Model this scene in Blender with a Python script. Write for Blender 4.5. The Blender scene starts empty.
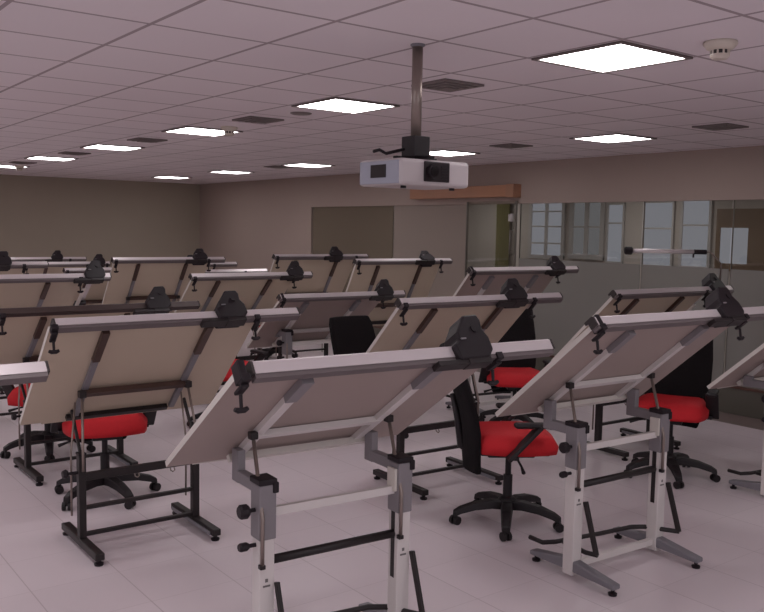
import bpy, bmesh, math, random
from mathutils import Vector, Matrix
random.seed(7)
SC = bpy.context.scene
COL = SC.collection
PI = math.pi
R = math.radians

# ------------------------------------------------------------------ materials
def srgb(r, g, b):
    f = lambda c: (c/255/12.92) if c/255 <= 0.04045 else ((c/255+0.055)/1.055)**2.4
    return (f(r), f(g), f(b), 1)

def mat(name, col, rough=.5, metal=0., noise=0., scale=8., bump=0., spec=.5, coat=0.):
    m = bpy.data.materials.new(name); m.use_nodes = True
    nt = m.node_tree; b = nt.nodes['Principled BSDF']
    b.inputs['Roughness'].default_value = rough
    b.inputs['Metallic'].default_value = metal
    b.inputs['Specular IOR Level'].default_value = spec
    b.inputs['Base Color'].default_value = col
    if noise or bump:
        tc = nt.nodes.new('ShaderNodeTexCoord')
        n = nt.nodes.new('ShaderNodeTexNoise'); n.inputs['Scale'].default_value = scale
        n.inputs['Detail'].default_value = 4
        nt.links.new(tc.outputs['Object'], n.inputs['Vector'])
        if noise:
            mr = nt.nodes.new('ShaderNodeMapRange')
            mr.inputs['To Min'].default_value = 1-noise; mr.inputs['To Max'].default_value = 1+noise
            nt.links.new(n.outputs['Fac'], mr.inputs['Value'])
            mx = nt.nodes.new('ShaderNodeVectorMath'); mx.operation = 'SCALE'
            mx.inputs[0].default_value = col[:3]
            nt.links.new(mr.outputs['Result'], mx.inputs['Scale'])
            nt.links.new(mx.outputs['Vector'], b.inputs['Base Color'])
        if bump:
            bp = nt.nodes.new('ShaderNodeBump'); bp.inputs['Strength'].default_value = bump
            bp.inputs['Distance'].default_value = .01
            nt.links.new(n.outputs['Fac'], bp.inputs['Height'])
            nt.links.new(bp.outputs['Normal'], b.inputs['Normal'])
    return m

def emis(name, col, s, noise=0.):
    m = bpy.data.materials.new(name); m.use_nodes = True
    nt = m.node_tree; nt.nodes.remove(nt.nodes['Principled BSDF'])
    e = nt.nodes.new('ShaderNodeEmission'); e.inputs['Color'].default_value = col; e.inputs['Strength'].default_value = s
    nt.links.new(e.outputs[0], nt.nodes['Material Output'].inputs['Surface'])
    return m

def tile_mat(name, col, line, size, off, width, rough, noise=.04, axis_fade=1., spec=.5, panel_var=.03):
    """square grid of seams on world XY."""
    m = bpy.data.materials.new(name); m.use_nodes = True
    nt = m.node_tree; N = nt.nodes.new; L = nt.links.new
    b = nt.nodes['Principled BSDF']; b.inputs['Roughness'].default_value = rough
    b.inputs['Specular IOR Level'].default_value = spec
    g = N('ShaderNodeNewGeometry')
    sx = N('ShaderNodeSeparateXYZ'); L(g.outputs['Position'], sx.inputs[0])
    def mth(op, a, bb=None):
        n = N('ShaderNodeMath'); n.operation = op
        for i, v in enumerate((a, bb)):
            if v is None: continue
            if isinstance(v, (int, float)): n.inputs[i].default_value = v
            else: L(v, n.inputs[i])
        return n.outputs[0]
    dist = []; cells = []
    for ax, o in (('X', off[0]), ('Y', off[1])):
        t = mth('DIVIDE', mth('SUBTRACT', sx.outputs[ax], o), size)
        cells.append(mth('FLOOR', t))
        d = mth('ABSOLUTE', mth('SUBTRACT', mth('FRACT', mth('ADD', t, .5)), .5))
        dist.append(mth('MULTIPLY', d, size))
    lx = mth('LESS_THAN', dist[0], width); ly = mth('MULTIPLY', mth('LESS_THAN', dist[1], width), axis_fade)
    ln = mth('MAXIMUM', lx, ly)
    cv = N('ShaderNodeCombineXYZ'); L(cells[0], cv.inputs[0]); L(cells[1], cv.inputs[1])
    wn = N('ShaderNodeTexWhiteNoise'); wn.noise_dimensions = '2D'; L(cv.outputs[0], wn.inputs['Vector'])
    nz = N('ShaderNodeTexNoise'); nz.inputs['Scale'].default_value = 1.4; nz.inputs['Detail'].default_value = 5
    L(g.outputs['Position'], nz.inputs['Vector'])
    f = mth('ADD', mth('MULTIPLY', mth('SUBTRACT', wn.outputs['Value'], .5), 2*panel_var),
            mth('MULTIPLY', mth('SUBTRACT', nz.outputs['Fac'], .5), 2*noise))
    sc = N('ShaderNodeVectorMath'); sc.operation = 'SCALE'; sc.inputs[0].default_value = col[:3]
    L(mth('ADD', f, 1.), sc.inputs['Scale'])
    mx = N('ShaderNodeMix'); mx.data_type = 'RGBA'
    L(ln, mx.inputs['Factor']); L(sc.outputs['Vector'], mx.inputs[6]); mx.inputs[7].default_value = line
    L(mx.outputs[2], b.inputs['Base Color'])
    return m

def glass_mat(name, tint, refl_ior=1.5, rough=.02, film=None):
    m = bpy.data.materials.new(name); m.use_nodes = True
    nt = m.node_tree; N = nt.nodes.new; L = nt.links.new
    nt.nodes.remove(nt.nodes['Principled BSDF'])
    tr = N('ShaderNodeBsdfTransparent'); tr.inputs['Color'].default_value = tint
    gl = N('ShaderNodeBsdfGlossy'); gl.inputs['Roughness'].default_value = rough
    lw = N('ShaderNodeLayerWeight'); lw.inputs['Blend'].default_value = .5
    pw = N('ShaderNodeMath'); pw.operation = 'POWER'; L(lw.outputs['Facing'], pw.inputs[0]); pw.inputs[1].default_value = 4.
    fr = N('ShaderNodeMapRange'); L(pw.outputs[0], fr.inputs['Value']); fr.inputs['To Min'].default_value = .06; fr.inputs['To Max'].default_value = 1.
    mx = N('ShaderNodeMixShader')
    L(fr.outputs[0], mx.inputs[0])
    base = tr.outputs[0]
    if film:
        df = N('ShaderNodeBsdfDiffuse'); df.inputs['Color'].default_value = film[0]
        m2 = N('ShaderNodeMixShader'); m2.inputs[0].default_value = film[1]
        L(tr.outputs[0], m2.inputs[1]); L(df.outputs[0], m2.inputs[2]); base = m2.outputs[0]
    L(base, mx.inputs[1]); L(gl.outputs[0], mx.inputs[2])
    L(mx.outputs[0], nt.nodes['Material Output'].inputs['Surface'])
    return m

GX, GY = 0.96615356, 3.22553748
M = {}
M['floor'] = tile_mat('floor_tiles', srgb(210, 197, 202), srgb(184, 170, 174), .45, (1.16, 4.86), .003, .32, .03, .45, .5, .02)
M['ceiling'] = tile_mat('ceiling_tiles', srgb(232, 222, 226), srgb(170, 157, 160), .6, (GX, GY), .011, .9, .02, 1., .2, .02)
M['wall'] = mat('wall_paint', srgb(160, 148, 134), .75, noise=.04, scale=1.5)
M['wallr'] = mat('wall_paint_right', srgb(164, 146, 138), .75, noise=.04, scale=1.5)
M['border'] = mat('border_vinyl', srgb(120, 105, 102), .45, noise=.06, scale=6)
M['basedark'] = mat('dark_green_skirting', srgb(92, 88, 80), .3, noise=.05, scale=4)
M['basecap'] = mat('brown_cap', srgb(92, 62, 54), .4)
M['film'] = glass_mat('frosted_film', (.85, .9, .88, 1), 1.5, .12, (srgb(138, 135, 130), .93))
M['glass'] = glass_mat('clear_glass', (.90, .91, .90, 1), 1.5, .02)
M['darkglass'] = glass_mat('dark_room_glass', (.5, .5, .46, 1), 1.5, .05, (srgb(128, 116, 102), .85))  # darkness of the room behind is put into the film colour
M['corr'] = mat('corridor_paint', srgb(176, 166, 160), .8, noise=.03, scale=2)
M['corrfloor'] = mat('corridor_floor', srgb(120, 112, 106), .5, noise=.05, scale=3)
M['olive'] = mat('olive_curtain', srgb(118, 112, 74), .85, noise=.1, scale=14)
M['sky'] = emis('daylight_pane', srgb(180, 180, 190), .5)
M['skydim'] = emis('daylight_pane_dim', srgb(172, 170, 174), .34)
M['paleframe'] = mat('pale_window_frame', srgb(172, 166, 164), .5)
M['wood'] = mat('warm_wood', srgb(170, 120, 92), .45, noise=.12, scale=5)
M['woodend'] = mat('warm_wood_end', srgb(160, 116, 92), .45, noise=.1, scale=5)
M['wooddark'] = mat('brown_wood', srgb(108, 86, 68), .5, noise=.12, scale=5)
M['steel'] = mat('steel_frame', srgb(128, 122, 116), .35, .7)
M['lit'] = emis('light_diffuser', (1, .965, .98, 1), 13.)
M['lightframe'] = mat('light_frame', srgb(110, 98, 96), .5)
M['ventgrey'] = mat('vent_grey', srgb(124, 112, 111), .6)
M['ventdark'] = mat('vent_dark', srgb(56, 48, 48), .8)
M['plastic'] = mat('ivory_plastic', srgb(206, 194, 182), .5)
M['plasticdark'] = mat('dark_detector_slots', srgb(58, 50, 50), .6)
# tables
M['boardw'] = mat('grey_board_underside', srgb(160, 143, 137), .6, noise=.05, scale=2.5)
M['boardc'] = mat('cream_board_underside', srgb(190, 173, 154), .6, noise=.05, scale=2.5)
M['edge'] = mat('pale_board_edge', srgb(206, 198, 192), .45)
M['topw'] = mat('white_board_top', srgb(214, 206, 198), .4)
M['alu'] = mat('aluminium_track', srgb(206, 196, 198), .38, .3)
M['alushade'] = mat('shadowed_track', srgb(66, 52, 50), .5, .2)  # aluminium track with its shade painted into the colour
M['groove'] = mat('track_groove', srgb(106, 96, 97), .5, .15)
M['blackp'] = mat('black_plastic', srgb(30, 22, 27), .5, spec=.3)
M['blackm'] = mat('black_metal', srgb(36, 29, 30), .45, .05, spec=.4)
M['brownm'] = mat('dark_brown_metal', srgb(74, 54, 48), .45, .2)
M['white'] = mat('white_enamel', srgb(212, 204, 202), .38)
M['greyp'] = mat('grey_plastic', srgb(128, 122, 126), .45)
M['greyd'] = mat('mid_grey_metal', srgb(124, 120, 126), .45, .1)
M['rod'] = mat('rod_steel', srgb(140, 126, 120), .35, .6)
M['logo'] = mat('grey_print', srgb(110, 104, 104), .6)
# chairs
M['red'] = mat('red_fabric', srgb(188, 18, 30), .8, noise=.08, scale=40, bump=.2)
M['mesh'] = mat('black_mesh_fabric', srgb(24, 20, 22), .9, noise=.2, scale=60, bump=.3, spec=.2)
M['chairp'] = mat('chair_black_plastic', srgb(32, 26, 29), .5, spec=.35)
# projector
M['proj'] = mat('projector_white', srgb(188, 178, 180), .4)
M['projside'] = mat('projector_grey', srgb(152, 152, 166), .45)
M['lens'] = mat('lens_glass', srgb(22, 18, 22), .08)
M['lensrecess'] = mat('lens_recess', srgb(32, 20, 25), .5, spec=.3)

# ------------------------------------------------------------------ geometry helpers
def add_box(bm, x0, x1, y0, y1, z0, z1, T=None):
    vs = [bm.verts.new((x, y, z)) for x in (x0, x1) for y in (y0, y1) for z in (z0, z1)]
    F = ((0,1,3,2),(4,6,7,5),(0,4,5,1),(2,3,7,6),(0,2,6,4),(1,5,7,3))
    fs = [bm.faces.new([vs[i] for i in f]) for f in F]
    if T is not None:
        for v in vs: v.co = T(v.co)
    return fs

def add_prism(bm, poly, a0, a1, f):
    """poly of 2D points, extruded from a0 to a1; f(u, v, a) -> Vector."""
    A = [bm.verts.new(f(u, v, a0)) for u, v in poly]
    B = [bm.verts.new(f(u, v, a1)) for u, v in poly]
    n = len(poly)
    bm.faces.new(A); bm.faces.new(B[::-1])
    for i in range(n):
        bm.faces.new((A[i], B[i], B[(i+1) % n], A[(i+1) % n]))

def add_tube(bm, pts, r, n=10, cap=True):
    pts = [Vector(p) for p in pts]
    rs = r if isinstance(r, (list, tuple)) else [r]*len(pts)
    rings = []
    up = None
    for i, p in enumerate(pts):
        d = (pts[min(i+1, len(pts)-1)] - pts[max(i-1, 0)]).normalized()
        if up is None:
            up = Vector((0, 0, 1)) if abs(d.z) < .9 else Vector((1, 0, 0))
        a = (up - d*up.dot(d)).normalized(); up = a
        b = d.cross(a)
        rings.append([bm.verts.new(p + (a*math.cos(2*PI*k/n) + b*math.sin(2*PI*k/n))*rs[i]) for k in range(n)])
    for A, B in zip(rings, rings[1:]):
        for k in range(n):
            bm.faces.new((A[k], A[(k+1) % n], B[(k+1) % n], B[k]))
    if cap:
        bm.faces.new(rings[0][::-1]); bm.faces.new(rings[-1])

def add_bar(bm, p, q, w, h, up=(0, 0, 1)):
    p = Vector(p); q = Vector(q); d = (q-p).normalized(); up = Vector(up)
    s = d.cross(up).normalized(); u = s.cross(d)
    vs = []
    for e in (p, q):
        vs.append([bm.verts.new(e + s*a*w/2 + u*b*h/2) for a, b in ((-1,-1),(1,-1),(1,1),(-1,1))])
    A, B = vs
    bm.faces.new(A[::-1]); bm.faces.new(B)
    for k in range(4): bm.faces.new((A[k], A[(k+1)%4], B[(k+1)%4], B[k]))

def add_lathe(bm, prof, c=(0, 0, 0), n=20):
    c = Vector(c); rings = []
    for r, z in prof:
        if r < 1e-5: rings.append([bm.verts.new(c + Vector((0, 0, z)))])
        else: rings.append([bm.verts.new(c + Vector((r*math.cos(2*PI*k/n), r*math.sin(2*PI*k/n), z))) for k in range(n)])
    for A, B in zip(rings, rings[1:]):
        for k in range(n):
            a = (A[k % len(A)], A[(k+1) % len(A)], B[(k+1) % len(B)], B[k % len(B)])
            u = []
            for v in a:
                if v not in u: u.append(v)
            if len(u) > 2: bm.faces.new(u)
    for r in (rings[0], rings[-1]):
        if len(r) > 2:
            try: bm.faces.new(r)
            except ValueError: pass

def obj(name, bm, m, parent=None, bevel=0., smooth=False, mats=None, subsurf=0, seg=2):
    bmesh.ops.recalc_face_normals(bm, faces=bm.faces)
    me = bpy.data.meshes.new(name); bm.to_mesh(me); bm.free()
    o = bpy.data.objects.new(name, me); COL.objects.link(o)
    for k in (mats or [m]): me.materials.append(k)
    if parent is not None: o.parent = parent
    if bevel:
        b = o.modifiers.new('bevel', 'BEVEL'); b.width = bevel; b.segments = seg; b.limit_method = 'ANGLE'; b.angle_limit = R(40)
    if subsurf:
        s = o.modifiers.new('subsurf', 'SUBSURF'); s.levels = subsurf; s.render_levels = subsurf
    if smooth:
        for p in me.polygons: p.use_smooth = True
    return o

def box(name, m, parent, *b, bevel=0., T=None):
    bm = bmesh.new(); add_box(bm, *b, T=T); return obj(name, bm, m, parent, bevel)

def thing(name, label, cat, loc=(0, 0, 0), rz=0., group=None):
    o = bpy.data.objects.new(name, None); COL.objects.link(o)
    o.location = loc; o.rotation_euler = (0, 0, rz)
    o.empty_display_size = .1
    o['label'] = label; o['category'] = cat
    if group: o['group'] = group
    return o

def struct(o): o['kind'] = 'structure'; return o
def sempty(name, loc=(0, 0, 0)):
    o = bpy.data.objects.new(name, None); COL.objects.link(o); o.location = loc; o['kind'] = 'structure'; return o

# ------------------------------------------------------------------ the room
CH = 2.75; XW = 8.3; YB = 17.6; XL = -4.2; YF = -3.2; XC = 10.6
struct(box('floor', M['floor'], None, XL, 7.84, YF, YB, -.1, 0))
struct(box('trim_1', M['border'], None, 7.84, XW, YF, YB, -.1, -.002))
struct(box('ceiling', M['ceiling'], None, XL, XW, YF, YB, CH, CH+.1))
struct(box('wall_back', M['wall'], None, XL-.1, XW+.1, YB, YB+.1, -.1, CH+.1))
struct(box('wall_left', M['wall'], None, XL-.1, XL, YF, YB, -.1, CH+.1))
struct(box('wall_front', M['wall'], None, XL-.1, XW+.1, YF-.1, YF, -.1, CH+.1))
ZG = 2.215; YG = 13.07
bm = bmesh.new()
add_box(bm, XW, XW+.1, YF, YB, ZG, CH+.1)
add_box(bm, XW, XW+.1, YG, YB, -.1, ZG)
struct(obj('wall_right', bm, M['wallr']))
# skirting under the glass wall
bb = sempty('baseboard_right', (XW, 0, 0))
box('skirting_panel', M['basedark'], bb, 0, .08, YF, YG, 0, .27)
box('cap_strip', M['basecap'], bb, -.012, .085, YF, YG, .27, .295)
# glass panels, each a window of its own
def glass_panel(name, y0, y1, gm, film=True, zf=1.5):
    w = sempty(name, (XW+.03, (y0+y1)/2, .295)); h = (y1-y0)/2 - .004
    if film:
        box('glass_pane', gm, w, 0, .012, -h, h, zf-.295, ZG-.295)
        box('frosted_pane', M['film'], w, 0, .012, -h, h, 0, zf-.295)
    else:
        box('glass_pane', gm, w, 0, .012, -h, h, 0, ZG-.295)
    box('edge_joint', M['steel'], w, -.003, .015, h, h+.006, 0, ZG-.295)
    return w
glass_panel('window_1', 10.74, 13.06, M['darkglass'], False)
M['warmfilm'] = glass_mat('warm_frosted_film', (.88, .9, .88, 1), 1.5, .12, (srgb(160, 147, 139), .93))
glass_panel('window_2', 9.02, 10.72, M['warmfilm'], False)
glass_panel('window_3', 6.12, 8.02, M['glass'])
glass_panel('window_4', 5.02, 6.10, M['glass'])
glass_panel('window_5', 3.2, 5.00, M['glass'])
glass_panel('window_6', 0.4, 3.18, M['glass'])
glass_panel('window_7', -3.18, 0.38, M['glass'])
# glass door under the wooden header
d = sempty('door_1', (XW-.03, 8.52, 0))
box('glass_leaf', M['glass'], d, 0, .012, -.46, .46, .03, 2.25)
box('stile', M['steel'], d, -.005, .018, -.485, -.46, .03, 2.25)
box('stile', M['steel'], d, -.005, .018, .46, .475, .03, 2.25)
box('lock_box', M['paleframe'], d, -.035, .0, -.44, -.37, 1.98, 2.08, bevel=.006)
hb = bmesh.new(); add_tube(hb, [(-.0, -.43, 1.55), (-.05, -.43, 1.56), (-.05, -.43, 1.86), (0, -.43, 1.87)], .011)
obj('pull_handle', hb, M['steel'], d, smooth=True)
p = thing('sliding_door_pelmet', 'long warm brown wooden pelmet box on the wall above the glass door', 'pelmet', (XW-.07, 9.15, 2.3))
box('box_body', M['wood'], p, -.07, .068, -1.02, .98, 0, .155, bevel=.006)
box('end_cap', M['woodend'], p, -.08, .069, -1.16, -1.02, -.008, .163, bevel=.006)
# corridor behind the glass
struct(box('floor_corridor', M['corrfloor'], None, XW+.1, XC, YF, YB, -.1, 0))
struct(box('ceiling_corridor', M['corr'], None, XW+.1, XC, YF, YB, 2.6, 2.7))
struct(box('wall_corridor', M['corr'], None, XC, XC+.1, YF, YB, -.1, 2.7))
struct(box('wall_corridor_end', M['corr'], None, XW+.1, XC, YB-.1, YB, 0, 2.6))
struct(box('wall_corridor_start', M['corr'], None, XW+.1, XC, YF, YF+.1, 0, 2.6))
def cwin(name, y0, y1, z0, z1, panes, pm, fm='paleframe', t=.05, bars=(), blind=0.):
    w = sempty(name, (XC-.005, (y0+y1)/2, z0)); h = (y1-y0)/2; H = z1-z0
    bm = bmesh.new()
    add_box(bm, -.03, 0, -h, h, 0, t); add_box(bm, -.03, 0, -h, h, H-t, H)
    for k in range(panes+1):
        yy = -h + (2*h-t)*k/panes; add_box(bm, -.028, 0, yy, yy+t, 0.001, H-.001)
    for b in bars: add_box(bm, -.026, 0, -h, h, b-.012, b+.012)
    obj('window_frame', bm, M[fm], w)
    box('pane', M[pm], w, -.008, -.001, -h+.003, h-.003, .003, H-.003)
    return w
cwin('window_8', 9.22, 9.98, 1.42, 2.42, 2, 'sky', bars=(.52, .25, .76), t=.06)
cwin('window_9', 8.44, 9.12, 1.44, 2.42, 2, 'skydim', bars=(.5,), t=.08)
cwin('window_10', 8.08, 8.4, 1.40, 2.30, 1, 'sky', bars=(.6,), t=.03)
cwin('window_11', 7.24, 7.76, 1.38, 2.32, 1, 'sky', bars=(.55,), t=.03)
cwin('window_12', 6.66, 7.14, 1.38, 2.36, 1, 'sky', bars=(.6,), t=.04)
w = sempty('window_13', (XC-.005, 5.9, 1.38))
bm = bmesh.new()
for q in ((.62, .68, 0, .82), (-.7, .22, 0, .82), (.22, .62, 0, .10), (.22, .62, .57, .82)): add_box(bm, -.03, 0, *q)
obj('wooden_frame', bm, M['wooddark'], w)
box('pane', M['sky'], w, -.012, -.001, .22, .62, .10, .57)
# closed olive curtain behind the door
bm = bmesh.new()
n = 24
pts = [(10.5 + .025*math.sin(k*1.6), 10.36 + .3*k/n) for k in range(n+1)]
for a, b in zip(pts, pts[1:]):
    v = [bm.verts.new((a[0], a[1], .05)), bm.verts.new((b[0], b[1], .05)), bm.verts.new((b[0], b[1], 2.45)), bm.verts.new((a[0], a[1], 2.45))]
    bm.faces.new(v)
o = obj('curtain', bm, M['olive'], smooth=True); o['label'] = 'narrow olive curtain hanging behind the glass door'; o['category'] = 'curtain'

# ------------------------------------------------------------------ ceiling fittings
def cellxy(j, i): return GX + .6*(j+.5), GY + .6*(i+.5)
def ceiling_light(j, i, label, dx=0.):
    x, y = cellxy(j, i)
    t = thing('ceiling_light', label, 'ceiling light', (x+dx, y, CH), 0, 'square recessed ceiling lights')
    bm = bmesh.new(); a, b = .286, .263
    for s in ((-a, a, -a, -b), (-a, a, b, a), (-a, -b, -b, b), (b, a, -b, b)): add_box(bm, *s, -.012, -.001)
    obj('light_frame', bm, M['lightframe'], t)
    box('diffuser', M['lit'], t, -b, b, -b, b, -.008, -.001)
LN = 'square lit ceiling panel '
for j, i, lab in (
    (4, -1, LN+'beside the nearest smoke detector, largest of all'),
    (4, 3, LN+'left of the projector pole, beside a flat round disc'),
    (4, 7, LN+'with a small smoke detector at its right corner'),
    (4, 11, LN+'fourth from the front in the left row, between two vents'),
    (4, 15, LN+'fifth from the front in the left row, near the back wall'),
    (4, 19, LN+'cut by the left picture edge, beside a far smoke detector'),
    (9, 3, LN+'above the pale right wall, alone to the right of the projector'),
    (9, 7, LN+'peeping out just above the projector body'),
    (9, 12, LN+'nearest in the far row left of the projector'),
    (9, 16, LN+'middle one of the three small far lights left of the projector'),
    (9, 20, LN+'nearest to the corner of the room')):
    ceiling_light(j, i, lab, .08 if j == 9 else 0.)

def vent(j, i, label, dx=-.06, dy=0.):
    x, y = cellxy(j, i)
    t = thing('ceiling_vent', label, 'air vent', (x+dx, y+dy, CH), 0, 'square grey ceiling air vents')
    bm = bmesh.new()
    for k, a in enumerate((.16, .12, .08)):
        b = a-.024; z0, z1 = -.018-.0*k, -.002
        for s in ((-a, a, -a, -b), (-a, a, b, a), (-a, -b, -b, b), (b, a, -b, b)): add_box(bm, *s, -.014-.006*k, z1)
    add_box(bm, -.04, .04, -.04, .04, -.03, -.002)
    obj('louvre_rings', bm, M['ventgrey'], t)
    box('dark_back', M['ventdark'], t, -.15, .15, -.15, .15, -.004, -.001)
VN = 'square grey louvred ceiling vent '
for j, i, lab in (
    (4, 1, VN+'just right of the projector pole'),
    (4, 5, VN+'behind the round disc in the left row'),
    (4, 9, VN+'between third and fourth lights of the left row'),
    (4, 13, VN+'between fourth and fifth lights of the left row'),
    (4, 17, VN+'in the left row close to the back wall'),
    (9, 1, VN+'at the far right above the glass wall'),
    (9, 5, VN+'between the projector and the light above the right wall'),
    (9, 13, VN+'between the small far lights left of the projector')):
    vent(j, i, lab)

def detector(x, y, label):
    t = thing('smoke_detector', label, 'smoke detector', (x, y, CH), 0, 'round ceiling smoke detectors')
    bm = bmesh.new(); add_lathe(bm, [(.075, 0), (.078, -.012), (.06, -.034), (.046, -.04)]); obj('mounting_base', bm, M['plastic'], t, smooth=True)
    bm = bmesh.new(); add_lathe(bm, [(.04, -.04), (.04, -.058)]); obj('sensor_slots', bm, M['plasticdark'], t, smooth=True)
    bm = bmesh.new()
    for k in range(10):
        a = 2*PI*k/10; add_box(bm, -.004, .004, .039, .044, -.06, -.038, T=lambda c, a=a: Vector((c.x*math.cos(a)-c.y*math.sin(a), c.x*math.sin(a)+c.y*math.cos(a), c.z)))
    add_lathe(bm, [(.044, -.058), (.044, -.068), (.034, -.08), (0, -.082)])
    obj('sensor_cap', bm, M['plastic'], t, smooth=False)
detector(3.745, 2.36, 'ivory round smoke detector on the ceiling beside the largest light')
detector(3.70, 7.23, 'small round smoke detector at the corner of the third ceiling light')
detector(3.78, 14.6, 'tiny round smoke detector beside the farthest light of the left row')
bm = bmesh.new(); add_lathe(bm, [(0, -.012), (.07, -.012), (.085, -.006), (.085, -.001)])
o = obj('ceiling_disc', bm, M['ventgrey'], smooth=True); o.location = (3.66, 5.93, CH)
o['label'] = 'flat round grey disc on the ceiling behind the second light'; o['category'] = 'ceiling disc'

# ------------------------------------------------------------------ projector
t = thing('projector_mount', 'grey steel ceiling pole with black bracket carrying the projector', 'projector mount', (2.73, 3.35, CH))
bm = bmesh.new(); add_lathe(bm, [(.036, -.001), (.036, -.008), (.027, -.014)]); obj('ceiling_flange', bm, M['greyd'], t)
bm = bmesh.new(); add_lathe(bm, [(.026, -.01), (.026, -.45)]); obj('pole', bm, M['rod'], t, smooth=True)
bm = bmesh.new(); add_box(bm, -.05, .05, -.05, .05, -.545, -.445)
add_box(bm, -.13, .13, -.015, .015, -.558, -.545); add_box(bm, -.015, .015, -.13, .13, -.558, -.545)
obj('bracket', bm, M['blackp'], t, bevel=.004)
bm = bmesh.new(); add_tube(bm, [(-.07, 0, -.51), (-.16, .03, -.535), (-.2, .03, -.52), (-.235, .03, -.53)], .008); obj('cable_stub', bm, M['blackp'], t, smooth=True)
t = thing('projector', 'white video projector hanging under the ceiling pole, lens toward the front', 'projector', (2.76, 3.40, 2.06))
bm = bmesh.new(); add_box(bm, -.215, .225, -.17, .17, 0, .128)
fs = bm.faces[:]
o = obj('housing', bm, M['proj'], t, bevel=.018, seg=3)
box('side_cover', M['projside'], t, -.219, -.21, -.155, .155, .008, .118, bevel=.003)
box('side_vent', M['lensrecess'], t, -.2225, -.216, -.06, .06, .038, .1)
box('lens_panel', M['lensrecess'], t, -.075, .085, -.178, -.168, .022, .118, bevel=.004)
bm = bmesh.new(); add_tube(bm, [(-.03, -.172, .07), (-.03, -.2, .07)], .034, 20); obj('lens_barrel', bm, M['blackp'], t, smooth=False)
bm = bmesh.new(); add_tube(bm, [(-.03, -.195, .07), (-.03, -.203, .07)], .025, 20); obj('lens', bm, M['lens'], t)
bm = bmesh.new()
for k in range(5): add_box(bm, .03, .07, -.181, -.176, .036+.014*k, .042+.014*k)
obj('grille', bm, M['blackp'], t)
for sx in (-.15, .16):
    bm = bmesh.new(); add_lathe(bm, [(.014, -.012), (.014, .002)], (sx, -.11, 0)); obj('foot', bm, M['blackp'], t)

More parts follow.
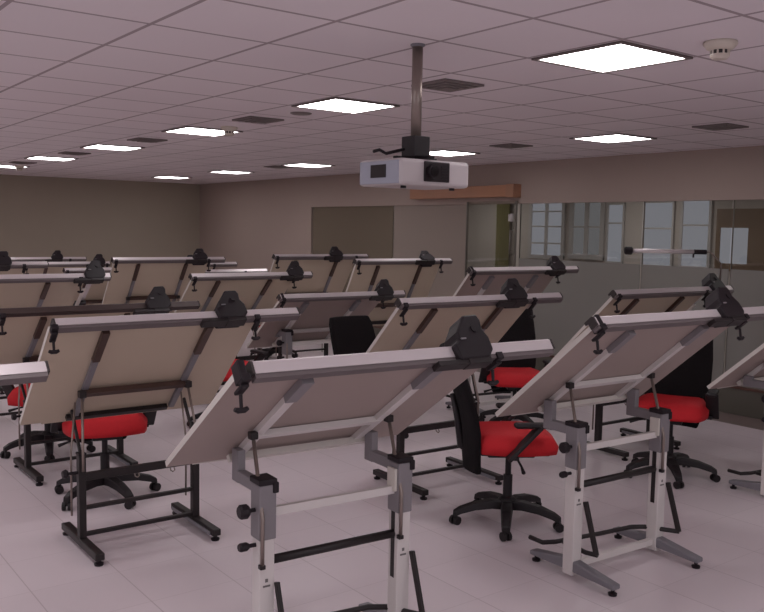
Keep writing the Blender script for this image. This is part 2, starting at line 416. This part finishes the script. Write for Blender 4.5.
# ------------------------------------------------------------------ drafting tables
W, D = 1.19, .866
def table(cx, yr, rz, zh, tilt, kind, label, x1=.82, xc=.44, x0=-.615, track='alu', sp=.345, cz=.31, board=None):
    """cx,yr: middle of the raised board edge; columns stand cz behind it."""
    tl = R(tilt); ct, st = math.cos(tl), math.sin(tl)
    ox, oy = cx - cz*math.sin(rz), yr + cz*math.cos(rz)
    t = thing('drafting_table', label, 'drafting table', (ox, oy, 0), rz, 'drafting tables with tilted boards')
    def B(x, s, n):   # along the edge, down the slope, out of the drawing face
        return Vector((x, -cz + s*ct + n*st, zh - s*st + n*ct))
    T = lambda c: B(c.x, c.y, c.z)
    wk = kind == 'white'
    bmat = board or M['boardw' if wk else 'boardc']
    # board: underside, rim, drawing face
    bm = bmesh.new(); fs = add_box(bm, -W/2, W/2, 0, D, 0, .026, T=T)
    bm.faces.ensure_lookup_table()
    me = obj('board', bm, None, t, mats=[bmat, M['edge'], M['topw']])
    for pl in me.data.polygons:
        nn = Vector(pl.normal).dot(Vector((0, st, ct)))
        pl.material_index = 2 if nn > .9 else (0 if nn < -.9 else 1)
    # low ledge
    box('pencil_ledge', M['edge'] if wk else M['boardc'], t, -W/2+.12, W/2-.12, D+.0005, D+.014, .0, .045, T=T)
    # braces under the board
    bx = .30
    for s in (-1, 1):
        if wk:
            b = box('brace', M['white'], t, s*bx-.021, s*bx+.021, .19, D-.05, -.026, -.001, T=T)
            box('brace_sleeve', M['greyp'], b, s*bx-.025, s*bx+.025, .03, .2, -.032, -.001, T=T)
        else:
            b = box('brace', M['greyd'], t, s*bx-.017, s*bx+.017, .26, D-.05, -.024, -.001, T=T)
            box('brace_sleeve', M['brownm'], b, s*bx-.02, s*bx+.02, .02, .27, -.028, -.001, T=T)
    bm = bmesh.new()
    if wk:
        add_box(bm, -bx, bx, .54, .575, -.03, -.004, T=T)
        obj('board_crossbar', bm, M['white'], t)
        bm = bmesh.new(); add_box(bm, -bx-.05, bx+.05, .765, .795, -.04, -.012, T=T); obj('board_crossbar', bm, M['edge'], t)
    else:
        add_box(bm, -bx-.02, bx+.02, .535, .57, -.05, -.016, T=T)
        obj('board_crossbar', bm, M['brownm'], t)
        bm = bmesh.new(); add_box(bm, -bx-.05, bx-.03, .80, .83, -.03, -.002, T=T); obj('board_crossbar', bm, M['blackm'], t)
    # drafting track along the raised edge
    bm = bmesh.new()
    poly = [(-.05, -.008), (-.05, .036), (-.042, .044), (.01, .044), (.014, .04), (.014, .028), (-.004, .026), (-.004, -.008)]
    add_prism(bm, poly, x0, x1, lambda s, n, x: B(x, s, n))
    rl = obj('drafting_track', bm, M[track], t)
    if track == 'alu':
        bm = bmesh.new()
        add_prism(bm, [(-.047, -.026), (-.047, -.0085), (-.006, -.0085), (-.006, -.026)], x0+.003, x1-.003, lambda s, n, x: B(x, s, n))
        obj('track_groove', bm, M['groove'], rl)
    for xe in (x0-.006, x1-.004):
        bm = bmesh.new(); add_prism(bm, [(a*1.02-.001, b) for a, b in poly], xe, xe+.01, lambda s, n, x: B(x, s, n)); obj('end_cap', bm, M['ventdark'], rl)
    # clamps and their screws
    for s in (-1, 1):
        x = s*(W/2-.015)
        bm = bmesh.new()
        if s < 0 and wk: add_box(bm, x-.02, x+.008, -.054, .01, -.026, .05, T=T)
        add_box(bm, x-.018, x+.018, -.055, -.01, -.034, -.002, T=T)
        add_box(bm, x-.016, x+.016, -.03, .045, -.046, -.032, T=T)
        cl = obj('track_clamp', bm, M['blackp'], t, bevel=.004)
        bm = bmesh.new(); pz = B(x, .025, -.05)
        add_tube(bm, [pz, pz+Vector((0, -.012*st, -.05))], .007, 8)
        q = pz + Vector((0, -.012*st, -.05))
        add_tube(bm, [q+Vector((-.026, 0, 0)), q+Vector((-.012, 0, -.006)), q+Vector((.012, 0, -.006)), q+Vector((.026, 0, 0))], [.008, .011, .011, .008], 8)
        obj('clamp_screw', bm, M['blackp'], cl)
    # carriage riding on the track
    poly = [(-.1, -.034), (-.108, .036), (-.078, .054), (-.074, .09), (-.03, .142), (-.012, .166), (.062, .168), (.072, .14), (.064, .10), (.084, .058), (.084, .0), (.05, -.034)]
    bm = bmesh.new(); add_prism(bm, [(xc+u, v) for u, v in poly], -.08, .03, lambda x, n, s: B(x, s, n))
    cr = obj('carriage', bm, M['blackp'], t, bevel=.009)
    bm = bmesh.new(); add_box(bm, xc-.21, xc-.03, -.07, -.015, -.052, -.028, T=T); add_box(bm, xc-.06, xc+.06, -.075, -.015, -.055, -.02, T=T)
    obj('brake_bar', bm, M['blackm'], cr, bevel=.003)
    bm = bmesh.new(); add_tube(bm, [B(xc+.02, -.08, .10), B(xc+.02, -.086, .10)], .018, 14); obj('brake_knob', bm, M['blackp'], cr)
    bm = bmesh.new(); add_box(bm, xc-.07, xc-.045, -.088, -.083, .052, .058, T=T); obj('bright_latch', bm, M['greyp'], cr)
    # vertical ruler track over the drawing face
    bm = bmesh.new(); add_box(bm, xc+.0, xc+.036, .03, D+.02, .075, .1, T=T)
    vt = obj('ruler_track', bm, M['alu'], t)
    bm = bmesh.new(); add_box(bm, xc-.06, xc+.05, .46, .58, .032, .075, T=T)
    hd = obj('protractor_head', bm, M['blackp'], t, bevel=.01)
    bm = bmesh.new(); add_box(bm, xc-.5, xc-.06, .53, .565, .03, .036, T=T); obj('scale_rule', bm, M['topw'], hd)
    bm = bmesh.new(); add_box(bm, xc-.06, xc-.025, .20, .53, .03, .036, T=T); obj('scale_rule', bm, M['topw'], hd)
    # understructure
    yl = D - .14; pv = lambda s: B(s*bx, .70, -.03)
    c = sp
    if wk:
        for s in (-1, 1):
            x = s*c
            lg = box('leg', M['white'], t, x-.034, x+.034, -.036, .036, .02, .62, bevel=.005)
            bm = bmesh.new(); add_box(bm, x-.018, x+.014, -.0375, -.035, .405, .413); add_box(bm, x-.008, x+.004, -.0375, -.035, .425, .439)
            obj('maker_print', bm, M['logo'], lg)
            if s > 0: box('slot_strip', M['blackm'], lg, x-.0355, x-.033, -.014, .014, .3, .66)
            sl = box('leg_sleeve', M['greyp'], t, x-.038, x+.038, -.043, .043, .60, .825, bevel=.006)
            bm = bmesh.new(); add_box(bm, x-.04, x+.04, -.046, .05, .825, .85); add_box(bm, x+.02, x+.046, -.05, -.02, .79, .835); obj('sleeve_cap', bm, M['blackp'], sl, bevel=.005)
            # arm to the pivot
            e = pv(s); bm = bmesh.new()
            add_bar(bm, (x-s*.0, .03, .80), (x-s*.0, e.y-.02, .80), .04, .052)
            bm2z = max(e.z, .80)
            add_box(bm, x-.018, x+.018, e.y-.04, e.y+.025, min(.77, bm2z-.05), bm2z+.015)
            obj('support_arm', bm, M['greyp'], t, bevel=.005)
            # gas rod
            top = B(s*(bx+.035), .52, -.03); bm = bmesh.new()
            add_tube(bm, [top, (x-.03, -.055, .70), (x-.03, -.055, .50)], .0085, 8)
            rd = obj('strut', bm, M['rod'], t, smooth=True)
            bm = bmesh.new(); add_box(bm, top.x-.017, top.x+.017, top.y-.018, top.y+.018, top.z-.016, top.z+.016); obj('strut_joint', bm, M['blackm'], rd, bevel=.004)
            box('rod_end', M['blackm'], rd, x-.042, x-.018, -.064, -.038, .49, .508, bevel=.003)
            # foot
            bm = bmesh.new()
            pr = [(-.31, .035), (-.31, .062), (-.04, .10), (.04, .10), (.29, .062), (.29, .035), (.03, .04), (-.03, .04)]
            add_prism(bm, pr, x-.03, x+.03, lambda y, z, xx: Vector((xx, y, z)))
            ft = obj('foot', bm, M['greyd'], t, bevel=.008)
            for yy in (-.285, .265):
                bm = bmesh.new(); add_lathe(bm, [(.022, 0), (.024, .012), (.01, .018), (.01, .045)], (x, yy, 0), 12); obj('foot_glide', bm, M['blackp'], ft)
        bm = bmesh.new(); add_box(bm, -c, c, -.012, .012, .685, .72); obj('crossbar', bm, M['white'], t)
        bm = bmesh.new(); add_tube(bm, [(-c, -.0, .50), (c, .0, .50)], .019, 10); obj('crossbar', bm, M['blackm'], t, smooth=True)
        bm = bmesh.new(); add_box(bm, -c, c, -.015, .015, .05, .085); obj('crossbar', bm, M['white'], t)
        # foot pedal lever
        for s in (-1, 1):
            x = s*c + .04
            bm = bmesh.new()
            add_bar(bm, (x, -.045, .42), (x+.005, -.13, .15), .016, .03, up=(0, 1, 0))
            obj('pedal_lever', bm, M['blackm'], t, bevel=.003)
        bm = bmesh.new()
        add_tube(bm, [(-c-.02, .30, .13), (-c-.02, .2, .13), (-c+.04, .16, .135), (0, .11, .14), (c-.1, .09, .14), (c-.03, .05, .14), (c+.05, -.13, .15)], .0135, 8)
        add_tube(bm, [(-c+.05, -.13, .15), (-c+.05, -.05, .14), (-c+.08, .14, .135)], .0135, 8)
        obj('foot_pedal', bm, M['blackm'], t, smooth=True)
        # height knobs
        for z, r in ((.72, .030), (.575, .018)):
            bm = bmesh.new(); add_tube(bm, [(-c-.03, 0, z), (-c-.07, 0, z)], .009, 8); add_tube(bm, [(-c-.065, 0, z), (-c-.075, 0, z), (-c-.10, 0, z), (-c-.108, 0, z)], [r*.7, r, r, r*.75], 12)
            obj('height_knob', bm, M['blackp'], t)
        bm = bmesh.new(); add_box(bm, c-.05, c-.036, -.03, .03, .70, .80); obj('label_plate', bm, M['topw'], t)
    else:
        for s in (-1, 1):
            x = s*c
            lg = box('leg', M['blackm'], t, x-.02, x+.02, -.026, .026, .05, .55, bevel=.004)
            bm = bmesh.new(); add_box(bm, x-.022, x+.022, -.028, .028, .55, .562); obj('leg_cap', bm, M['blackp'], lg)
            e = pv(s)
            zt = max(.66, min(e.z-.08, .74))
            bm = bmesh.new(); add_bar(bm, (x, .01, .545), (x, e.y, e.z-.01), .016, .022, up=(0, 1, 0))
            obj('support_arm', bm, M['blackm'], t, bevel=.003)
            top = B(s*(bx+.02), .55, -.04); bm = bmesh.new()
            add_tube(bm, [top, (x+.0, -.035, .58), (x+.0, -.035, .46)], .008, 8)
            add_tube(bm, [top+Vector((-.03*1, .03, -.05)), (x-.05, .02, .56), (x-.05, .02, .20)], .006, 8)
            rd = obj('strut', bm, M['rod'], t, smooth=True)
            bm = bmesh.new(); add_box(bm, top.x-.02, top.x+.02, top.y-.025, top.y+.02, top.z-.02, top.z+.02); obj('strut_joint', bm, M['blackm'], rd, bevel=.004)
            bm = bmesh.new(); add_box(bm, x-.026, x+.026, -.31, .31, .03, .07)
            ft = obj('foot', bm, M['blackm'], t, bevel=.006)
            for yy in (-.285, .285):
                bm = bmesh.new(); add_lathe(bm, [(.024, 0), (.026, .012), (.012, .018), (.012, .035)], (x, yy, 0), 12); obj('foot_glide', bm, M['blackp'], ft)
            if s > 0: box('bright_strip', M['greyd'], ft, x-.033, x-.029, -.28, .28, .032, .055)
        for z, h, w in ((.42, .045, .015), (.24, .022, .014), (.085, .022, .014)):
            bm = bmesh.new(); add_box(bm, -c, c, -w, w, z-h/2, z+h/2); obj('crossbar', bm, M['blackm'], t, bevel=.003)
        bm = bmesh.new()
        for xx in (-.03, .19):
            add_tube(bm, [(xx-.012, -.02, .398), (xx-.012, -.03, .385), (xx, -.034, .378), (xx+.012, -.03, .385), (xx+.012, -.02, .398)], .004, 6)
        obj('wire_hook', bm, M['rod'], t)
        bm = bmesh.new(); z = .45; add_tube(bm, [(-c-.02, 0, z), (-c-.08, 0, z)], .009, 8); add_tube(bm, [(-c-.075, 0, z), (-c-.085, 0, z), (-c-.105, 0, z)], [.018, .027, .02], 12)
        obj('height_knob', bm, M['blackp'], t)
    return t, B

TB = {}
def tb(k, *a, **kw): TB[k] = table(*a, **kw)
tb('T1', 2.005, 2.665, R(-3.6), 1.317, 34.5, 'white', 'drafting table nearest in the front, white legs, cut by the bottom edge', x0=-.545, x1=.90, xc=.45, sp=.335)
tb('T2', 3.905, 2.655, R(-2.6), 1.39, 40, 'white', 'white-legged drafting table standing whole beside the mesh-back chair at the front right', xc=.46)
tb('T3', 1.90, 4.53, R(-.5), 1.302, 45, 'black', 'black-legged cream drafting table in the left front with a red seat under it', xc=.43, x1=.87, x0=-.575)
tb('T4', 6.16, 2.8, R(-2), 1.315, 41, 'white', 'drafting table cut off by the right edge of the photo')
tb('T5', 6.154, 4.3, R(-1.5), 1.345, 44, 'black', 'drafting table with the tube lamp, just behind the right front table', xc=.75, x1=.97)
tb('T6', .13, 3.36, R(0), 1.268, 42, 'black', 'drafting table whose silver track end pokes in at the left edge', x1=.82)
tb('T7', 2.052, 6.2, R(0), 1.21, 38, 'black', 'drafting table with the long dark shaded track at the left', xc=.53, x1=.85, track='alushade')
tb('T9', 2.02, 8.06, R(0), 1.332, 38, 'black', 'cream drafting table behind the dark-tracked one, bright end cap on its track', xc=.72, x1=.86)
tb('T10', 4.19, 9.9, R(-1.1), 1.405, 51, 'black', 'steep cream drafting table left of the middle before the back wall', xc=.48, x1=.80)
tb('T11', 4.31, 8.05, R(-.4), 1.312, 42, 'black', 'drafting table whose track passes right behind the left front table carriage', xc=.60, x1=.80)
tb('T12', 4.72, 7.0, R(-1.6), 1.165, 38, 'white', 'white-braced drafting table with a black chair back before its board', xc=.60, x1=.84)
tb('T13', 4.116, 4.42, R(-2.7), 1.339, 44, 'black', 'cream drafting table directly behind the nearest table, in the middle', xc=.42, x1=.87)
tb('T14', 6.293, 6.1, R(-2.3), 1.438, 47, 'white', 'drafting table with greyish board in front of the glass door', xc=.58, x1=.87)
tb('T15', 6.159, 7.8, R(-2.2), 1.457, 60, 'black', 'steep cream drafting table in front of the pale glass panel beside the dark window', xc=.40, x1=.75)
tb('T16', 5.996, 9.3, R(-2.1), 1.456, 55, 'black', 'drafting table in front of the dark window', xc=.29, x1=.77)
tb('T18', 4.017, 13.0, R(0), 1.225, 45, 'black', 'far drafting table before the back wall, thin pale track ending beside the steep cream board', xc=.47, x1=.63)
tb('T17', 4.03, 14.8, R(0), 1.226, 45, 'black', 'farthest drafting table at the left, small black carriage against the back wall', xc=.38, x1=.85)
tb('T19', 1.98, 9.8, R(0), 1.37, 45, 'black', 'drafting table at the left edge with only a carriage and track end in view', xc=.37, x1=.83)
tb('T20', 5.16, 10.75, R(0), 1.202, 45, 'black', 'drafting table showing a short shiny track left of the dark window', xc=-.38, x1=.93)
tb('T21', 4.03, 11.2, R(0), 1.224, 45, 'black', 'far drafting table showing only a short bright track behind a carriage', xc=.3, x1=.8)
tb('T22', 5.40, 12.2, R(0), 1.237, 45, 'black', 'far drafting table showing a thin track end beside the steep cream board', xc=.2, x1=.97)

# ------------------------------------------------------------------ tube lamp clamped to T5
root, B5 = TB['T5']
mw = Matrix.Translation(root.location) @ Matrix.Rotation(root.rotation_euler.z, 4, 'Z')
base = mw @ B5(.885, -.02, .085)
t = thing('tube_lamp', 'slim tube lamp on a bent arm, clamped above the table carriage before the glass wall', 'lamp', base)
A = Vector((6.90, 4.36, 1.70)) - base; E_ = Vector((6.35, 4.80, 1.70)) - base; dd = (E_-A).normalized()
bm = bmesh.new(); add_tube(bm, [(0, 0, -.028), (0, 0, .02)], .02, 12); obj('lamp_clamp', bm, M['blackp'], t)
bm = bmesh.new(); add_tube(bm, [(0, 0, .01), A*.45+Vector((.05, -.03, .05)), A+Vector((.035, -.03, -.03)), A+Vector((.01, -.01, 0)), A+dd*.03], .007, 8); obj('bent_arm', bm, M['rod'], t, smooth=True)
bm = bmesh.new(); add_tube(bm, [A+dd*.02, A+dd*.13], .021, 12); add_tube(bm, [A+dd*.13+Vector((0, 0, -.01)), A+dd*.13+Vector((0, 0, -.05))], .008, 8); obj('lamp_holder', bm, M['blackp'], t)
bm = bmesh.new(); add_tube(bm, [A+dd*.12, E_-dd*.02], .019, 12); obj('lamp_tube', bm, M['alu'], t, smooth=True)
bm = bmesh.new(); add_tube(bm, [E_-dd*.04, E_-dd*.03, E_+dd*.02, E_+dd*.03], [.024, .036, .036, .024], 12); obj('end_cap', bm, M['blackp'], t)

# ------------------------------------------------------------------ chairs
def chair(x, y, rz, label, lift=0., top=1.06, arms=True, star=.35):
    """faces local +X."""
    t = thing('office_chair', label, 'office chair', (x, y, 0), rz, 'red-seated black office chairs'); t.scale = (1.07, 1.07, 1.03)
    # five-star base
    bm = bmesh.new()
    for k in range(5):
        a = 2*PI*k/5 + star; c, s = math.cos(a), math.sin(a)
        pts = [(.0, .115), (.1, .125), (.2, .114), (.285, .09), (.325, .068)]
        ws = [.038, .036, .032, .028, .024]; hs = [.056, .052, .046, .04, .036]
        rings = []
        for (r, z), w, h in zip(pts, ws, hs):
            rings.append([bm.verts.new((r*c - u*s, r*s + u*c, z+v)) for u, v in ((-w, -h/2), (w, -h/2), (w*.8, h/2), (-w*.8, h/2))])
        for A_, B_ in zip(rings, rings[1:]):
            for q in range(4): bm.faces.new((A_[q], A_[(q+1) % 4], B_[(q+1) % 4], B_[q]))
        bm.faces.new(rings[0]); bm.faces.new(rings[-1])
    add_lathe(bm, [(.05, .09), (.055, .15), (.035, .17)], n=16)
    base = obj('star_base', bm, M['chairp'], t, bevel=.006)
    for k in range(5):
        a = 2*PI*k/5 + star; cx, cy = .315*math.cos(a), .315*math.sin(a)
        bm = bmesh.new(); px_, py_ = -math.sin(a+.6), math.cos(a+.6)
        for sgn in (-1, 1):
            p0 = Vector((cx+px_*.008*sgn, cy+py_*.008*sgn, .027)); p1 = Vector((cx+px_*.026*sgn, cy+py_*.026*sgn, .027))
            add_tube(bm, [p0, p1], .027, 14)
        add_tube(bm, [(cx, cy, .03), (cx, cy, .075)], .012, 8)
        obj('caster', bm, M['chairp'], base)
    zs = .44 + lift
    bm = bmesh.new(); add_lathe(bm, [(.028, .14), (.028, .27+lift*.5), (.018, .271+lift*.5), (.018, zs-.06)], n=14); obj('gas_column', bm, M['chairp'], t, smooth=False)
    bm = bmesh.new(); add_box(bm, -.14, .14, -.09, .09, zs-.075, zs-.03); add_box(bm, -.2, .2, -.2, .2, zs-.035, zs-.012)
    me = obj('seat_mechanism', bm, M['chairp'], t, bevel=.01)
    bm = bmesh.new(); add_tube(bm, [(.02, -.08, zs-.055), (.03, -.22, zs-.09), (.03, -.28, zs-.11)], [.007, .007, .012], 8); obj('lever', bm, M['chairp'], me)
    # cushion
    bm = bmesh.new(); nx = ny = 14; top_ = []; bot = []
    def sq(u, v):   # square to squircle
        return (u*math.sqrt(1-v*v*.32), v*math.sqrt(1-u*u*.32))
    for i in range(nx+1):
        rt, rb = [], []
        for j in range(ny+1):
            u, v = sq(-1+2*i/nx, -1+2*j/ny)
            e = max(abs(-1+2*i/nx), abs(-1+2*j/ny)); k = (1-e**6)
            X = .26*u + .02; Y = .255*v
            zt = zs + .02 + .07*k**.6 - .02*max(0, u)**3 + .012*abs(v)**2
            zb = zs - .022 - .012*k - .0*max(0, u)**3
            rt.append(bm.verts.new((X, Y, zt))); rb.append(bm.verts.new((X*.985, Y*.985, zb)))
        top_.append(rt); bot.append(rb)
    for G_ in (top_, bot):
        for i in range(nx):
            for j in range(ny): bm.faces.new((G_[i][j], G_[i+1][j], G_[i+1][j+1], G_[i][j+1]))
    ring = lambda G_: [G_[i][0] for i in range(nx)] + [G_[nx][j] for j in range(ny)] + [G_[i][ny] for i in range(nx, 0, -1)] + [G_[0][j] for j in range(ny, 0, -1)]
    a, b = ring(top_), ring(bot)
    for i in range(len(a)): bm.faces.new((a[i], a[(i+1) % len(a)], b[(i+1) % len(a)], b[i]))
    obj('seat', bm, M['red'], t, smooth=True)
    # backrest: curved mesh panel, kinked in profile
    prof = [(-.25, zs-.16), (-.262, zs-.02), (-.268, zs+.1), (-.29, zs+.22), (-.335, zs+.36), (-.385, zs+.5), (-.41, top+lift)]
    hw = [.16, .205, .23, .238, .238, .228, .205]
    bm = bmesh.new(); F_, K_ = [], []
    m = 8
    for (X, Z), w_ in zip(prof, hw):
        rf, rk = [], []
        for j in range(m+1):
            v = -1+2*j/m; cx_ = .05*v*v
            rf.append(bm.verts.new((X+cx_+.016, w_*v, Z))); rk.append(bm.verts.new((X+cx_-.018, w_*v, Z)))
        F_.append(rf); K_.append(rk)
    for G_ in (F_, K_):
        for i in range(len(prof)-1):
            for j in range(m): bm.faces.new((G_[i][j], G_[i+1][j], G_[i+1][j+1], G_[i][j+1]))
    nxp = len(prof)-1
    rg = lambda G_: [G_[i][0] for i in range(nxp)] + [G_[nxp][j] for j in range(m)] + [G_[i][m] for i in range(nxp, 0, -1)] + [G_[0][j] for j in range(m, 0, -1)]
    a, b = rg(F_), rg(K_)
    for i in range(len(a)): bm.faces.new((a[i], a[(i+1) % len(a)], b[(i+1) % len(a)], b[i]))
    bk = obj('backrest', bm, M['mesh'], t, bevel=.012, smooth=True)
    bm = bmesh.new()
    add_tube(bm, [(-.1, 0, zs-.05), (-.22, 0, zs-.06), (-.285, 0, zs-.02), (-.31, 0, zs+.15), (-.345, 0, zs+.3)], [.026, .026, .024, .02, .014], 10)
    obj('back_support', bm, M['chairp'], bk, smooth=True)
    if arms:
        for s in (-1, 1):
            yb = s*.275; bm = bmesh.new()
            add_bar(bm, (-.02, s*.18, zs-.03), (-.02, yb, zs-.03), .05, .022)
            add_bar(bm, (-.06, yb, zs-.035), (.12, yb, zs+.165), .024, .085, up=(0, 1, 0))
            ar = obj('armrest', bm, M['chairp'], t, bevel=.006)
            bm = bmesh.new(); add_box(bm, -.03, .165, yb-.035, yb+.035, zs+.155, zs+.185); obj('arm_pad', bm, M['chairp'], ar, bevel=.014)
    return t

chair(3.91, 3.80, R(-34), 'red-seated office chair in side view, mesh back left, beside the right front table', star=.73, lift=.065, top=1.03)
chair(5.72, 3.86, R(207), 'red-seated office chair at the right, wide black back half hidden by the tilted board', lift=.055)
chair(2.0, 5.72, R(258), 'office chair whose round red seat shows under the left front board', top=.92, lift=.045)
chair(2.03, 7.12, R(235), 'office chair farthest left, a slice of red seat beside the left cream board')
chair(4.64, 6.22, R(-88), 'office chair in the middle showing only its black back above the nearest track', top=1.0)
chair(3.66, 7.16, R(-84), 'office chair glimpsed with a bit of red seat between two boards left of middle', lift=.05, top=.93)
chair(5.92, 5.70, R(236), 'office chair behind the nearest carriage, black back and red seat under the pale track')
chair(6.1, 10.5, R(-90), 'farthest office chair, only its dark base showing in the gap under the middle boards')

# ------------------------------------------------------------------ light and camera
def area(name, loc, rot, sx, sy, e, col):
    l = bpy.data.lights.new(name, 'AREA'); l.shape = 'RECTANGLE'; l.size = sx; l.size_y = sy; l.energy = e; l.color = col
    o = bpy.data.objects.new(name, l); COL.objects.link(o); o.location = loc; o.rotation_euler = rot; return o
# more fixtures of the same ceiling, out of the photograph's view
for j in (-6, -1, 4, 9):
    for i in (-9, -5, -1, 3, 7, 11, 15, 19):
        if j in (4, 9) and i > -3: continue
        x, y = cellxy(j, i)
        if XL < x < XW and YF < y < YB:
            area('unseen_ceiling_panel', (x, y, CH-.03), (0, 0, 0), .55, .55, 13, (1, .96, .97))
for y in (1.5, 4.5, 7.5, 10.5):
    area('corridor_fill', (9.5, y, 2.58), (0, 0, 0), .6, 1.2, 14, (1, .96, .94))  # added fill to brighten the corridor, not real fixtures
# added cold daylight fill at the left and front walls, no windows modelled
area('daylight_fill_left', (XL+.1, 3.5, 1.7), (0, R(-90), 0), 1.4, 6, 45, (.8, .88, 1))
area('daylight_fill_front', (1.5, YF+.1, 1.7), (R(90), 0, 0), 6, 1.4, 45, (.84, .9, 1))

w = bpy.data.worlds.new('world'); SC.world = w; w.use_nodes = True
w.node_tree.nodes['Background'].inputs[0].default_value = (.5, .55, .6, 1); w.node_tree.nodes['Background'].inputs[1].default_value = .1

cam = bpy.data.cameras.new('camera'); co = bpy.data.objects.new('camera', cam); COL.objects.link(co)
F = 866.575165; cam.sensor_fit = 'HORIZONTAL'; cam.sensor_width = 36; cam.lens = F/764*36; cam.clip_start = .05
yaw, pitch, roll = .64873728, -.088536722, .0182682226
f = Vector((math.cos(pitch)*math.sin(yaw), math.cos(pitch)*math.cos(yaw), math.sin(pitch)))
r = Vector((math.cos(yaw), -math.sin(yaw), 0)); u = r.cross(f)
c, s = math.cos(roll), math.sin(roll)
r2 = c*r + s*u; u2 = -s*r + c*u
co.matrix_world = Matrix(((r2.x, u2.x, -f.x, 0), (r2.y, u2.y, -f.y, 0), (r2.z, u2.z, -f.z, 1.85), (0, 0, 0, 1)))
SC.camera = co
SC.view_settings.view_transform = 'Standard'
SC.view_settings.look = 'None'
SC.view_settings.exposure = -.15
